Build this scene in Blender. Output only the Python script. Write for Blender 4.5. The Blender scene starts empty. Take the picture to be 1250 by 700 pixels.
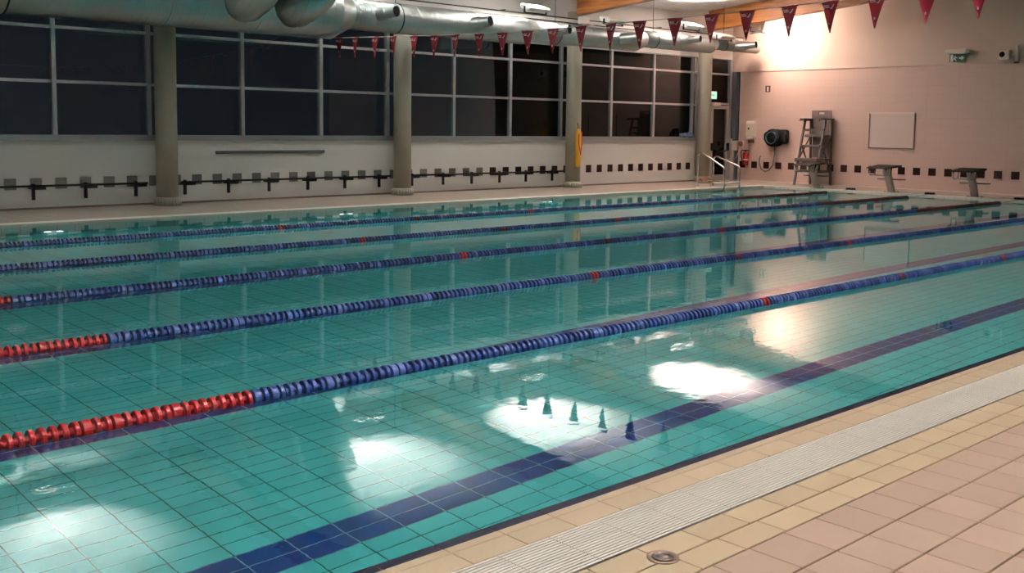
import bpy, math, random
from mathutils import Vector, Matrix
random.seed(7)
sc = bpy.context.scene
C = bpy.context.collection

# ------------------------------------------------------------------ camera
H = 1.48
cam_d = bpy.data.cameras.new('camera')
cam = bpy.data.objects.new('camera', cam_d); C.objects.link(cam)
cam_d.sensor_width = 36.0
cam_d.lens = 1266.0 / 1250 * 36
cam_d.shift_y = -80.0 / 1250
cam_d.clip_start = 0.05; cam_d.clip_end = 200
right = Vector((0.73463465, -0.67835491, 0.01210551))
down = Vector((-0.05289369, -0.07505203, -0.9957758))
fwd = Vector((0.67639795, 0.73089111, -0.09101652))
cam.matrix_world = Matrix(((right.x, -down.x, -fwd.x, 0), (right.y, -down.y, -fwd.y, 0), (right.z, -down.z, -fwd.z, H), (0, 0, 0, 1)))
sc.camera = cam

# ------------------------------------------------------------------ world (night outside) and view
w = bpy.data.worlds.new('night'); sc.world = w; w.use_nodes = True
w.node_tree.nodes['Background'].inputs[0].default_value = (0.010, 0.012, 0.016, 1)
w.node_tree.nodes['Background'].inputs[1].default_value = 0.4
sc.view_settings.view_transform = 'Standard'
sc.view_settings.look = 'None'
sc.view_settings.gamma = 1.0
sc.view_settings.use_curve_mapping = False
sc.view_settings.exposure = 1.38
sc.cycles.use_denoising = True
sc.cycles.sample_clamp_indirect = 6.0
sc.cycles.max_bounces = 12
sc.cycles.diffuse_bounces = 5

# floodlights above the duct, then unseen ones added: (x, y, z, watts, colour, tilt direction)
NEUT = (0.97, 1.0, 0.96); PINK = (1.0, 0.78, 0.70); WARM = (1.0, 0.72, 0.58)
FLOODS = [
    (5.4, 16.2, 4.16, 300, NEUT), (11.3, 16.2, 4.16, 300, NEUT),
    (15.6, 16.2, 4.02, 310, (1.0, 0.93, 0.88)), (21.0, 16.2, 4.05, 380, (1.0, 0.79, 0.70)),
]
ADDED_FLOODS = [(0.3, 0.9, 5.2, 720, NEUT), (5.4, 0.9, 5.2, 620, (1.0, 0.96, 0.91)), (10.6, 0.9, 5.2, 260, (1.0, 0.91, 0.86)),
               (15.6, 0.9, 5.2, 90, PINK)]  # unseen floodlights added to brighten the near deck and the water

# ------------------------------------------------------------------ materials
def new_mat(name):
    m = bpy.data.materials.new(name); m.use_nodes = True
    nt = m.node_tree
    return m, nt, nt.nodes['Principled BSDF']

def pm(name, col, rough=0.5, metal=0.0, spec=0.5, noise=0.0, nscale=6.0, bump=0.0, bscale=60.0, emit=None, estr=0.0):
    m, nt, b = new_mat(name)
    b.inputs['Base Color'].default_value = (*col, 1)
    b.inputs['Roughness'].default_value = rough
    b.inputs['Metallic'].default_value = metal
    b.inputs['Specular IOR Level'].default_value = spec
    if noise > 0:
        tc = nt.nodes.new('ShaderNodeTexCoord'); n = nt.nodes.new('ShaderNodeTexNoise')
        n.inputs['Scale'].default_value = nscale; n.inputs['Detail'].default_value = 4
        nt.links.new(tc.outputs['Object'], n.inputs['Vector'])
        mx = nt.nodes.new('ShaderNodeMix'); mx.data_type = 'RGBA'
        mx.inputs[6].default_value = (*[c * (1 - noise) for c in col], 1)
        mx.inputs[7].default_value = (*[min(1, c * (1 + noise)) for c in col], 1)
        nt.links.new(n.outputs['Fac'], mx.inputs[0]); nt.links.new(mx.outputs[2], b.inputs['Base Color'])
    if bump > 0:
        tc = nt.nodes.new('ShaderNodeTexCoord'); n = nt.nodes.new('ShaderNodeTexNoise')
        n.inputs['Scale'].default_value = bscale; n.inputs['Detail'].default_value = 3
        nt.links.new(tc.outputs['Object'], n.inputs['Vector'])
        bp = nt.nodes.new('ShaderNodeBump'); bp.inputs['Strength'].default_value = bump; bp.inputs['Distance'].default_value = 0.01
        nt.links.new(n.outputs['Fac'], bp.inputs['Height']); nt.links.new(bp.outputs['Normal'], b.inputs['Normal'])
    if emit:
        b.inputs['Emission Color'].default_value = (*emit, 1); b.inputs['Emission Strength'].default_value = estr
    return m

def brick_mat(name, c1, c2, mortar, bw, rh, ms, rough, plane, offset=0.0, bump=0.0, spec=0.5):
    """plane: which object axes feed the brick texture, e.g. 'xy', 'xz', 'yz'"""
    m, nt, b = new_mat(name)
    tc = nt.nodes.new('ShaderNodeTexCoord'); sx = nt.nodes.new('ShaderNodeSeparateXYZ'); cx = nt.nodes.new('ShaderNodeCombineXYZ')
    nt.links.new(tc.outputs['Object'], sx.inputs[0])
    nt.links.new(sx.outputs['xyz'.index(plane[0])], cx.inputs[0]); nt.links.new(sx.outputs['xyz'.index(plane[1])], cx.inputs[1])
    t = nt.nodes.new('ShaderNodeTexBrick'); nt.links.new(cx.outputs[0], t.inputs['Vector'])
    t.offset = offset; t.squash = 1.0
    t.inputs['Color1'].default_value = (*c1, 1); t.inputs['Color2'].default_value = (*c2, 1); t.inputs['Mortar'].default_value = (*mortar, 1)
    t.inputs['Scale'].default_value = 1.0; t.inputs['Mortar Size'].default_value = ms; t.inputs['Mortar Smooth'].default_value = 0.1
    t.inputs['Bias'].default_value = 0.0; t.inputs['Brick Width'].default_value = bw; t.inputs['Row Height'].default_value = rh
    nt.links.new(t.outputs['Color'], b.inputs['Base Color'])
    b.inputs['Roughness'].default_value = rough; b.inputs['Specular IOR Level'].default_value = spec
    if bump:
        bp = nt.nodes.new('ShaderNodeBump'); bp.inputs['Strength'].default_value = bump; bp.inputs['Distance'].default_value = 0.004; bp.invert = True
        nt.links.new(t.outputs['Fac'], bp.inputs['Height']); nt.links.new(bp.outputs['Normal'], b.inputs['Normal'])
    return m

M = {}
M['plaster'] = pm('plaster', (0.72, 0.71, 0.67), 0.6, noise=0.04, nscale=0.8)
M['panel_wall'] = pm('panel_wall', (0.66, 0.64, 0.61), 0.5)
M['end_wall'] = brick_mat('end_wall', (0.585, 0.425, 0.37), (0.575, 0.418, 0.363), (0.54, 0.392, 0.34), 0.4, 0.2, 0.006, 0.45, 'yz', 0.0, 0.15)
M['end_wall_upper'] = pm('end_wall_upper', (0.60, 0.465, 0.395), 0.6, noise=0.03, nscale=0.7)
M['ceiling'] = pm('ceiling_white', (0.80, 0.78, 0.77), 0.6)
M['column'] = pm('concrete_column', (0.31, 0.29, 0.225), 0.55, noise=0.16, nscale=3.0, bump=0.05)
M['alu'] = pm('aluminium', (0.52, 0.53, 0.56), 0.38, 0.65)
M['alu_dark'] = pm('aluminium_grey', (0.30, 0.31, 0.32), 0.45, 0.5)
M['door_frame'] = pm('door_frame', (0.42, 0.40, 0.37), 0.45)
M['steel'] = pm('stainless', (0.62, 0.60, 0.57), 0.22, 1.0)
M['black_metal'] = pm('black_metal', (0.008, 0.007, 0.007), 0.5, 0.0, spec=0.15)
M['black_rubber'] = pm('black_rubber', (0.006, 0.006, 0.007), 0.6, spec=0.12)
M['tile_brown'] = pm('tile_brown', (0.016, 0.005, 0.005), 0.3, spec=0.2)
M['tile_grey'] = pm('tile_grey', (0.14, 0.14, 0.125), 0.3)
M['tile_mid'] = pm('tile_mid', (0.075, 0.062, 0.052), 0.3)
M['grey_bar'] = pm('grey_bar', (0.10, 0.10, 0.10), 0.4, 0.3)
M['near_wall'] = pm('near_wall', (0.075, 0.085, 0.10), 0.6)
M['skirting'] = pm('skirting', (0.19, 0.15, 0.12), 0.5)
M['beige'] = [pm('deck_tile_%d' % i, c, 0.42, noise=0.07, nscale=5, bump=0.03, bscale=180) for i, c in enumerate(
    [(0.45, 0.335, 0.222), (0.415, 0.31, 0.205), (0.48, 0.36, 0.238), (0.435, 0.325, 0.213)])]
M['pinkish'] = [pm('deck_tile_rose_%d' % i, c, 0.45, noise=0.06, nscale=5, bump=0.03, bscale=180) for i, c in enumerate(
    [(0.335, 0.225, 0.172), (0.315, 0.212, 0.161), (0.355, 0.236, 0.180)])]
M['grout'] = pm('grout_brown', (0.11, 0.055, 0.025), 0.8)
M['deck_far'] = brick_mat('deck_far', (0.42, 0.345, 0.28), (0.40, 0.33, 0.265), (0.29, 0.225, 0.175), 0.25, 0.25, 0.006, 0.4, 'xy')
M['coping'] = brick_mat('coping', (0.92, 0.87, 0.79), (0.90, 0.85, 0.77), (0.72, 0.66, 0.58), 0.25, 0.25, 0.006, 0.35, 'xy')
M['edge_black'] = pm('edge_black', (0.002, 0.002, 0.007), 0.5, spec=0.06)
M['edge_joint'] = pm('edge_joint', (0.50, 0.40, 0.33), 0.7)
M['grate'] = pm('grate_white', (0.93, 0.85, 0.78), 0.45)
M['channel'] = pm('channel', (0.30, 0.19, 0.14), 0.8)
M['pool_tile'] = [pm('pool_tile_%d' % i, c, 0.3) for i, c in enumerate([(0.12, 0.79, 0.81), (0.11, 0.765, 0.785), (0.135, 0.81, 0.83)])]
M['pool_navy'] = pm('pool_navy', (0.003, 0.045, 0.22), 0.3)
M['pool_grout'] = pm('pool_grout', (0.012, 0.19, 0.21), 0.8)
M['pool_grout_pale'] = pm('pool_grout_pale', (0.40, 0.55, 0.60), 0.8)
M['pool_wall'] = brick_mat('pool_wall', (0.16, 0.70, 0.66), (0.15, 0.67, 0.63), (0.02, 0.14, 0.14), 0.25, 0.125, 0.006, 0.3, 'xz')
M['pool_wall_end'] = brick_mat('pool_wall_end', (0.16, 0.70, 0.66), (0.15, 0.67, 0.63), (0.02, 0.14, 0.14), 0.25, 0.125, 0.006, 0.3, 'yz')
M['float_red'] = pm('float_red', (0.30, 0.008, 0.012), 0.35)
M['float_darkred'] = pm('float_dark_red', (0.075, 0.008, 0.012), 0.4)
M['float_blue'] = pm('float_blue', (0.009, 0.030, 0.145), 0.38)
M['float_grey'] = pm('float_blue_pale', (0.036, 0.070, 0.22), 0.38)
M['cable'] = pm('steel_cable', (0.35, 0.33, 0.32), 0.35, 0.8)
M['flag_red'] = pm('flag_red', (0.30, 0.006, 0.022), 0.6, bump=0.1, bscale=25)
M['flag_print'] = pm('flag_print', (0.75, 0.62, 0.60), 0.6)
M['cord'] = pm('white_cord', (0.55, 0.54, 0.50), 0.7)
M['white_plastic'] = pm('white_plastic', (0.74, 0.66, 0.56), 0.4)
M['white_housing'] = pm('white_housing', (0.78, 0.75, 0.72), 0.4)
M['lens'] = pm('lamp_lens', (0.9, 0.9, 0.9), 0.3, emit=(1.0, 0.95, 0.88), estr=8.0)
M['grey_plastic'] = pm('grey_plastic', (0.105, 0.088, 0.080), 0.5, spec=0.25)
M['grey_plastic_dark'] = pm('grey_plastic_dark', (0.045, 0.036, 0.033), 0.5)
M['yellow'] = pm('rescue_yellow', (0.72, 0.40, 0.015), 0.45)
M['strap_red'] = pm('strap_red', (0.42, 0.012, 0.01), 0.6)
M['ext_red'] = pm('extinguisher_red', (0.22, 0.004, 0.006), 0.3)
M['exit_green'] = pm('exit_green', (0.004, 0.10, 0.06), 0.4)
M['exit_lit'] = pm('exit_lit', (0.30, 0.72, 0.52), 0.4, emit=(0.35, 0.9, 0.6), estr=0.5)
M['exit_pale'] = pm('exit_pale', (0.62, 0.68, 0.60), 0.4)
M['sign_brown'] = pm('sign_brown', (0.09, 0.03, 0.025), 0.5)
M['board'] = pm('board_face', (0.60, 0.49, 0.455), 0.35)
M['board_trim'] = pm('board_trim', (0.16, 0.10, 0.09), 0.5)
M['board_edge'] = pm('board_edge', (0.70, 0.60, 0.55), 0.4)
M['hose'] = pm('hose', (0.10, 0.11, 0.11), 0.45)
M['hose_teal'] = pm('hose_teal', (0.02, 0.10, 0.10), 0.4)
M['knob_brown'] = pm('knob_brown', (0.17, 0.045, 0.035), 0.5)
M['cloth_blue'] = pm('cloth_blue', (0.10, 0.15, 0.26), 0.8, noise=0.4, nscale=14)
M['bundle'] = pm('bundle_brown', (0.28, 0.15, 0.10), 0.8)
M['drain_dark'] = pm('drain_dark', (0.05, 0.032, 0.026), 0.4, 0.6)
M['drain_rim'] = pm('drain_rim', (0.20, 0.13, 0.09), 0.45, 0.4)
M['block_top'] = pm('block_top', (0.010, 0.009, 0.009), 0.7, spec=0.15, bump=0.3, bscale=300)
M['block_steel'] = pm('block_steel', (0.36, 0.32, 0.29), 0.4, 0.5)
M['fitting_white'] = pm('fitting_white', (0.95, 0.95, 0.95), 0.4)
M['fitting_lit'] = pm('fitting_lit', (0.95, 0.95, 0.95), 0.4, emit=(1, 1, 1), estr=2.5)
M['ground_dark'] = pm('ground_dark', (0.02, 0.02, 0.02), 0.9)

# galvanised spiral duct: fine helical ribs as relief
m, nt, b = new_mat('galvanised')
b.inputs['Base Color'].default_value = (0.36, 0.39, 0.38, 1); b.inputs['Metallic'].default_value = 0.85; b.inputs['Roughness'].default_value = 0.42
tc = nt.nodes.new('ShaderNodeTexCoord'); wv = nt.nodes.new('ShaderNodeTexWave'); wv.wave_type = 'BANDS'; wv.bands_direction = 'X'
wv.inputs['Scale'].default_value = 2.4; nt.links.new(tc.outputs['Object'], wv.inputs['Vector'])
cr = nt.nodes.new('ShaderNodeValToRGB'); cr.color_ramp.elements[0].position = 0.9; nt.links.new(wv.outputs['Fac'], cr.inputs[0])
bp = nt.nodes.new('ShaderNodeBump'); bp.inputs['Strength'].default_value = 0.35; bp.inputs['Distance'].default_value = 0.01
nt.links.new(cr.outputs[0], bp.inputs['Height']); nt.links.new(bp.outputs['Normal'], b.inputs['Normal'])
ns = nt.nodes.new('ShaderNodeTexNoise'); ns.inputs['Scale'].default_value = 3; nt.links.new(tc.outputs['Object'], ns.inputs['Vector'])
mr = nt.nodes.new('ShaderNodeMapRange'); mr.inputs[3].default_value = 0.34; mr.inputs[4].default_value = 0.5
nt.links.new(ns.outputs['Fac'], mr.inputs[0]); nt.links.new(mr.outputs[0], b.inputs['Roughness'])
M['duct'] = m
M['duct_dark'] = pm('nozzle_shade', (0.004, 0.004, 0.004), 0.9, spec=0.02)

# glue-laminated timber
m, nt, b = new_mat('glulam')
tc = nt.nodes.new('ShaderNodeTexCoord'); mp = nt.nodes.new('ShaderNodeMapping'); mp.inputs['Scale'].default_value = (3, 0.5, 9)
nt.links.new(tc.outputs['Object'], mp.inputs[0])
n1 = nt.nodes.new('ShaderNodeTexNoise'); n1.inputs['Scale'].default_value = 2.2; n1.inputs['Detail'].default_value = 6; nt.links.new(mp.outputs[0], n1.inputs['Vector'])
cr = nt.nodes.new('ShaderNodeValToRGB')
cr.color_ramp.elements[0].position = 0.35; cr.color_ramp.elements[0].color = (0.22, 0.07, 0.012, 1)
cr.color_ramp.elements[1].position = 0.7; cr.color_ramp.elements[1].color = (0.46, 0.185, 0.04, 1)
nt.links.new(n1.outputs['Fac'], cr.inputs[0]); nt.links.new(cr.outputs[0], b.inputs['Base Color'])
b.inputs['Roughness'].default_value = 0.45
M['glulam'] = m

# window panes: clear glass, dark night behind, the hall mirrored in it
m, nt, b = new_mat('window_glass'); nt.nodes.remove(b)
out = nt.nodes['Material Output']; fr = nt.nodes.new('ShaderNodeFresnel'); fr.inputs[0].default_value = 1.5
tr = nt.nodes.new('ShaderNodeBsdfTransparent'); tr.inputs[0].default_value = (0.75, 0.8, 0.8, 1)
gl = nt.nodes.new('ShaderNodeBsdfGlossy'); gl.inputs['Roughness'].default_value = 0.0; gl.inputs[0].default_value = (0.9, 0.95, 1, 1)
mx = nt.nodes.new('ShaderNodeMixShader'); nt.links.new(fr.outputs[0], mx.inputs[0]); nt.links.new(tr.outputs[0], mx.inputs[1]); nt.links.new(gl.outputs[0], mx.inputs[2])
nt.links.new(mx.outputs[0], out.inputs[0]); M['glass'] = m

# pool water: refracting surface with slight ripples
m, nt, b = new_mat('pool_water'); nt.nodes.remove(b)
out = nt.nodes['Material Output']; g = nt.nodes.new('ShaderNodeBsdfGlass'); g.inputs['IOR'].default_value = 1.333; g.inputs['Roughness'].default_value = 0.0
g.inputs['Color'].default_value = (0.97, 1.0, 0.99, 1)
tc = nt.nodes.new('ShaderNodeTexCoord')
n1 = nt.nodes.new('ShaderNodeTexNoise'); n1.inputs['Scale'].default_value = 0.9; n1.inputs['Detail'].default_value = 2
n2 = nt.nodes.new('ShaderNodeTexNoise'); n2.inputs['Scale'].default_value = 11.0; n2.inputs['Detail'].default_value = 2
nt.links.new(tc.outputs['Object'], n1.inputs['Vector']); nt.links.new(tc.outputs['Object'], n2.inputs['Vector'])
b1 = nt.nodes.new('ShaderNodeBump'); b1.inputs['Strength'].default_value = 1; b1.inputs['Distance'].default_value = 0.0016
b2 = nt.nodes.new('ShaderNodeBump'); b2.inputs['Strength'].default_value = 1; b2.inputs['Distance'].default_value = 0.00035
nt.links.new(n1.outputs['Fac'], b1.inputs['Height']); nt.links.new(n2.outputs['Fac'], b2.inputs['Height'])
nt.links.new(b1.outputs['Normal'], b2.inputs['Normal']); nt.links.new(b2.outputs['Normal'], g.inputs['Normal'])
nt.links.new(g.outputs[0], out.inputs[0]); M['water'] = m

# ------------------------------------------------------------------ mesh helpers
class MB:
    def __init__(s): s.v = []; s.f = []; s.mi = []; s.sm = []
    def quadbox(s, x0, x1, y0, y1, z0, z1, mi=0):
        b = len(s.v)
        s.v += [(x0, y0, z0), (x1, y0, z0), (x1, y1, z0), (x0, y1, z0), (x0, y0, z1), (x1, y0, z1), (x1, y1, z1), (x0, y1, z1)]
        for q in ((0, 3, 2, 1), (4, 5, 6, 7), (0, 1, 5, 4), (1, 2, 6, 5), (2, 3, 7, 6), (3, 0, 4, 7)):
            s.f.append([b + k for k in q]); s.mi.append(mi); s.sm.append(False)
        return s
    def tile(s, x0, x1, y0, y1, z0, z1, c=0.002, mi=0):     # chamfered top, open bottom
        b = len(s.v)
        s.v += [(x0, y0, z0), (x1, y0, z0), (x1, y1, z0), (x0, y1, z0), (x0, y0, z1 - c), (x1, y0, z1 - c), (x1, y1, z1 - c), (x0, y1, z1 - c),
                (x0 + c, y0 + c, z1), (x1 - c, y0 + c, z1), (x1 - c, y1 - c, z1), (x0 + c, y1 - c, z1)]
        for q in ((8, 9, 10, 11), (0, 1, 5, 4), (1, 2, 6, 5), (2, 3, 7, 6), (3, 0, 4, 7), (4, 5, 9, 8), (5, 6, 10, 9), (6, 7, 11, 10), (7, 4, 8, 11)):
            s.f.append([b + k for k in q]); s.mi.append(mi); s.sm.append(False)
        return s
    def prism(s, pts, axis, a0, a1, mi=0):
        """extrude a polygon given in the two other axes along 'axis'"""
        b = len(s.v); n = len(pts)
        for a in (a0, a1):
            for p in pts:
                s.v.append({'x': (a, p[0], p[1]), 'y': (p[0], a, p[1]), 'z': (p[0], p[1], a)}[axis])
        s.f.append([b + k for k in range(n)][::-1]); s.f.append([b + n + k for k in range(n)])
        s.mi += [mi, mi]; s.sm += [False, False]
        for k in range(n):
            s.f.append([b + k, b + (k + 1) % n, b + n + (k + 1) % n, b + n + k]); s.mi.append(mi); s.sm.append(False)
        return s
    def tube(s, pts, r, seg=10, caps=True, mi=0, closed=False):
        pts = [Vector(p) for p in pts]; n = len(pts); b = len(s.v)
        rs = r if isinstance(r, (list, tuple)) else [r] * n
        up = None
        for i, p in enumerate(pts):
            if closed: t = pts[(i + 1) % n] - pts[i - 1]
            else: t = (pts[min(i + 1, n - 1)] - pts[max(i - 1, 0)])
            t.normalize()
            if up is None:
                up = Vector((0, 0, 1)) if abs(t.z) < 0.9 else Vector((1, 0, 0))
            u = up - t * up.dot(t); u.normalize(); up = u; v_ = t.cross(u)
            for k in range(seg):
                a = 2 * math.pi * k / seg
                q = p + (u * math.cos(a) + v_ * math.sin(a)) * rs[i]; s.v.append(tuple(q))
        for i in range(n if closed else n - 1):
            for k in range(seg):
                j = (i + 1) % n
                s.f.append([b + i * seg + k, b + i * seg + (k + 1) % seg, b + j * seg + (k + 1) % seg, b + j * seg + k]); s.mi.append(mi); s.sm.append(True)
        if caps and not closed:
            s.f.append([b + k for k in range(seg)][::-1]); s.f.append([b + (n - 1) * seg + k for k in range(seg)]); s.mi += [mi, mi]; s.sm += [False, False]
        return s
    def lathe(s, prof, seg=16, axis='z', o=(0, 0, 0), mi=0, smooth=True):
        """prof: list of (radius, height) from one end to the other; radius 0 closes"""
        b = len(s.v); n = len(prof)
        for r, h in prof:
            for k in range(seg):
                a = 2 * math.pi * k / seg; c_, s_ = r * math.cos(a), r * math.sin(a)
                p = {'z': (c_, s_, h), 'x': (h, c_, s_), 'y': (s_, h, c_)}[axis]
                s.v.append((p[0] + o[0], p[1] + o[1], p[2] + o[2]))
        for i in range(n - 1):
            for k in range(seg):
                s.f.append([b + i * seg + k, b + i * seg + (k + 1) % seg, b + (i + 1) * seg + (k + 1) % seg, b + (i + 1) * seg + k]); s.mi.append(mi); s.sm.append(smooth)
        return s
    def mesh(s, name):
        me = bpy.data.meshes.new(name); me.from_pydata(s.v, [], s.f)
        me.polygons.foreach_set('material_index', s.mi); me.polygons.foreach_set('use_smooth', s.sm)
        me.update(); return me
    def build(s, name, mat, parent=None, loc=None, bevel=0.0, rot=None):
        o = bpy.data.objects.new(name, s.mesh(name)); C.objects.link(o)
        for mm in (mat if isinstance(mat, list) else [mat]): o.data.materials.append(mm)
        if parent: o.parent = parent
        if loc: o.location = loc
        if rot: o.rotation_euler = rot
        if bevel:
            bv = o.modifiers.new('bevel', 'BEVEL'); bv.width = bevel; bv.segments = 2; bv.limit_method = 'ANGLE'
        return o

def box(name, x0, x1, y0, y1, z0, z1, mat, parent=None, bevel=0.0):
    return MB().quadbox(x0, x1, y0, y1, z0, z1).build(name, mat, parent, bevel=bevel)
def tag(o, label=None, cat=None, group=None, kind=None):
    if label: o['label'] = label
    if cat: o['category'] = cat
    if group: o['group'] = group
    if kind: o['kind'] = kind
    return o
def empty(name, loc=(0, 0, 0), rz=0.0):
    o = bpy.data.objects.new(name, None); C.objects.link(o); o.location = loc; o.rotation_euler = (0, 0, rz); o.empty_display_size = 0.1
    return o
def copy_tree(o, parent=None):
    c = o.copy(); C.objects.link(c); c.parent = parent
    for ch in list(o.children): copy_tree(ch, c)
    return c
def share(name, me, parent, loc):
    o = bpy.data.objects.new(name, me); C.objects.link(o); o.parent = parent; o.location = loc; return o

# ------------------------------------------------------------------ key dimensions (metres)
YN, YF, WY = 2.755, 15.25, 17.8        # near pool edge, far pool edge, window wall
X0, X1, EX = -2.05, 22.95, 25.0        # pool ends, end wall
BX, BY = -6.0, -3.2                    # walls behind the camera
def roof(y): return 4.62 + 0.085 * (17.8 - y)
COLX = [2.8, 7.92, 13.05, 18.18, 23.35]

# ------------------------------------------------------------------ structure: decks
near = MB()
near.quadbox(BX, EX, BY, 2.268, -0.25, 0.014)
near.quadbox(BX, EX, 2.268, 2.532, -0.25, -0.03, 1)
near.quadbox(BX, EX, 2.532, 2.745, -0.25, 0.014)
near.quadbox(BX, X0, 2.745, WY, -0.25, 0.014)
floor = tag(near.build('floor', [M['grout'], M['channel']]), 'tan tiled walkway along the near pool edge', 'floor', kind='structure')
fd = MB(); fd.quadbox(X0, EX, YF + 0.30, WY, -0.25, 0.02, 0); fd.quadbox(X0, X1 + 0.25, YF, YF + 0.30, -0.25, 0.032, 1)
tag(fd.build('floor_window_side', [M['deck_far'], M['coping']]), 'pale tiled deck along the window wall with white coping', 'floor', kind='structure')
fe = MB(); fe.quadbox(X1 + 0.25, EX, 2.745, YF + 0.30, -0.25, 0.02, 0); fe.quadbox(X1, X1 + 0.25, 2.745, YF, -0.25, 0.032, 1)
tag(fe.build('floor_end', [M['deck_far'], M['coping']]), 'pale tiled deck under the starting blocks', 'floor', kind='structure')

# pool basin
bs = MB()
bs.quadbox(X0 - 0.2, X1 + 0.2, YN - 0.2, YF + 0.2, -1.25, -1.053, 0)
for k in range(6):
    yc = 3.93 + 0.1225 * [0, 16, 32, 48, 65, 82][k]
    bs.quadbox(X0 + 1.5, X1 - 1.5, yc - 0.1225, yc + 0.1225, -1.06, -1.0525, 1)
bs.quadbox(X0, X1, YF, YF + 0.2, -1.1, -0.02, 2)
bs.quadbox(X0, X1, YN - 0.22, YN - 0.02, -1.1, -0.02, 2)
bs.quadbox(X1, X1 + 0.2, YN - 0.2, YF + 0.2, -1.1, -0.02, 3)
bs.quadbox(X0 - 0.2, X0, YN - 0.2, YF + 0.2, -1.1, -0.02, 3)
basin = tag(bs.build('pool_basin', [M['pool_grout'], M['pool_grout_pale'], M['pool_wall'], M['pool_wall_end']]), 'aqua tiled swimming pool basin with navy lane stripes', 'pool', kind='structure')

# floor tiles of the basin
TX, TY = 0.25, 0.1225
tile_m = {}
def pool_tile_mesh(mat):
    if mat not in tile_m:
        me = MB().tile(-TX / 2 + 0.0038, TX / 2 - 0.0038, -TY / 2 + 0.0038, TY / 2 - 0.0038, -1.0535, -1.05, 0.001).mesh('pool_tile'); me.materials.append(mat); tile_m[mat] = me
    return tile_m[mat]
stripes = [3.93 + TY * k for k in (0, 16, 32, 48, 65, 82)]
cells = []
ny0, ny1 = -9, int((YF - 3.93) / TY)
nx0, nx1 = int((X0 - 0.11) / TX), int((X1 - 0.11) / TX)
for j in range(ny0, ny1):
    yc = 3.93 + TY * (j + 0.5)
    for i in range(nx0, nx1):
        xc = 0.11 + TX * (i + 0.5)
        if xc - TX / 2 < X0 or xc + TX / 2 > X1: continue
        navy = any(abs(yc - s) < TY for s in stripes) and X0 + 1.5 < xc < X1 - 1.5
        cells.append((xc, yc, navy))
def seen(c):
    x, y, _ = c
    if x <= 0: return False
    r = math.hypot(x, y)
    return 0.40 < y / x < 3.3 and (x * 0.676 + y * 0.731) > 4.0
vis = sorted([c for c in cells if seen(c)], key=lambda c: math.hypot(c[0], c[1]))[:297]
vs = set(vis); rest = MB()
for c in cells:
    mt = 3 if c[2] else random.randrange(3)
    if c in vs:
        share('pool_tile', pool_tile_mesh(M['pool_navy'] if mt == 3 else M['pool_tile'][mt]), basin, (c[0], c[1], 0))
    else:
        rest.tile(c[0] - TX / 2 + 0.0038, c[0] + TX / 2 - 0.0038, c[1] - TY / 2 + 0.0038, c[1] + TY / 2 - 0.0038, -1.0535, -1.05, 0.001, mt)
tag(rest.build('pool_tile_field', M['pool_tile'] + [M['pool_navy']], basin), kind='stuff')

# water
wm = MB(); wm.v = [(X0, YN - 0.015, 0), (X1, YN - 0.015, 0), (X1, YF, 0), (X0, YF, 0)]; wm.f = [[0, 1, 2, 3]]; wm.mi = [0]; wm.sm = [False]
tag(wm.build('pool_water', M['water']), 'clear still pool water mirroring the hall', 'water', kind='stuff')

# ------------------------------------------------------------------ near deck: edge tiles, tile rows, overflow grate
def deck_row(y0, y1, pitch, phase, mats, name, xa, xb, z1=0.02, gap=0.0025, parts_to=12.0):
    meshes = []; gy = gap * 1.5 if y1 < 2.3 else gap
    for mt in mats:
        me = MB().tile(-pitch / 2 + gap, pitch / 2 - gap, y0 + gy, y1 - gy, 0.0, z1, 0.002).mesh(name); me.materials.append(mt); meshes.append(me)
    k0 = math.floor((xa - phase) / pitch); k1 = math.ceil((xb - phase) / pitch); rest = MB(); n = 0
    for k in range(k0, k1):
        xc = phase + (k + 0.5) * pitch; mi = random.randrange(len(mats)); vis_lo = 0.66 * y0 if y0 > 0 else 9e9
        if vis_lo < xc < parts_to:
            share(name, meshes[mi], floor, (xc, 0, 0)); n += 1
        else:
            rest.tile(xc - pitch / 2 + gap, xc + pitch / 2 - gap, y0 + gy, y1 - gy, 0.0, z1, 0.002, mi)
    if rest.f: tag(rest.build(name + '_run', list(mats), floor), kind='stuff')
    return n
XA, XB = BX + 0.3, EX - 0.01
nt_ = 0
bj = MB(); bj.quadbox(XA, XB, 2.700, YN, -0.2, 0.010); bj.build('edge_bed', M['edge_joint'], floor)
nt_ += deck_row(2.701, YN + 0.002, 0.25, 0.192, [M['edge_black']], 'edge_tile', XA, XB, 0.0165, 0.0025, 8)
nt_ += deck_row(2.652, 2.700, 0.25, 0.192, M['beige'], 'nosing_tile', XA, XB, 0.02, 0.002, 7.5)
nt_ += deck_row(2.535, 2.652, 0.25, 0.192, M['beige'], 'tile', XA, XB, 0.02, 0.002, 7.5)
nt_ += deck_row(2.133, 2.265, 0.25, 0.20, M['beige'], 'tile', XA, XB, 0.02, 0.0025, 6.6)
nt_ += deck_row(2.003, 2.133, 0.25, 0.24, M['beige'], 'tile', XA, XB, 0.02, 0.0025, 6.4)
y = 2.003
while y > BY + 0.25:
    nt_ += deck_row(y - 0.215, y, 0.215, -0.01, M['pinkish'], 'tile', XA, XB, 0.02, 0.0025, 5.7 if y > 1.0 else -99)
    y -= 0.215
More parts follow.
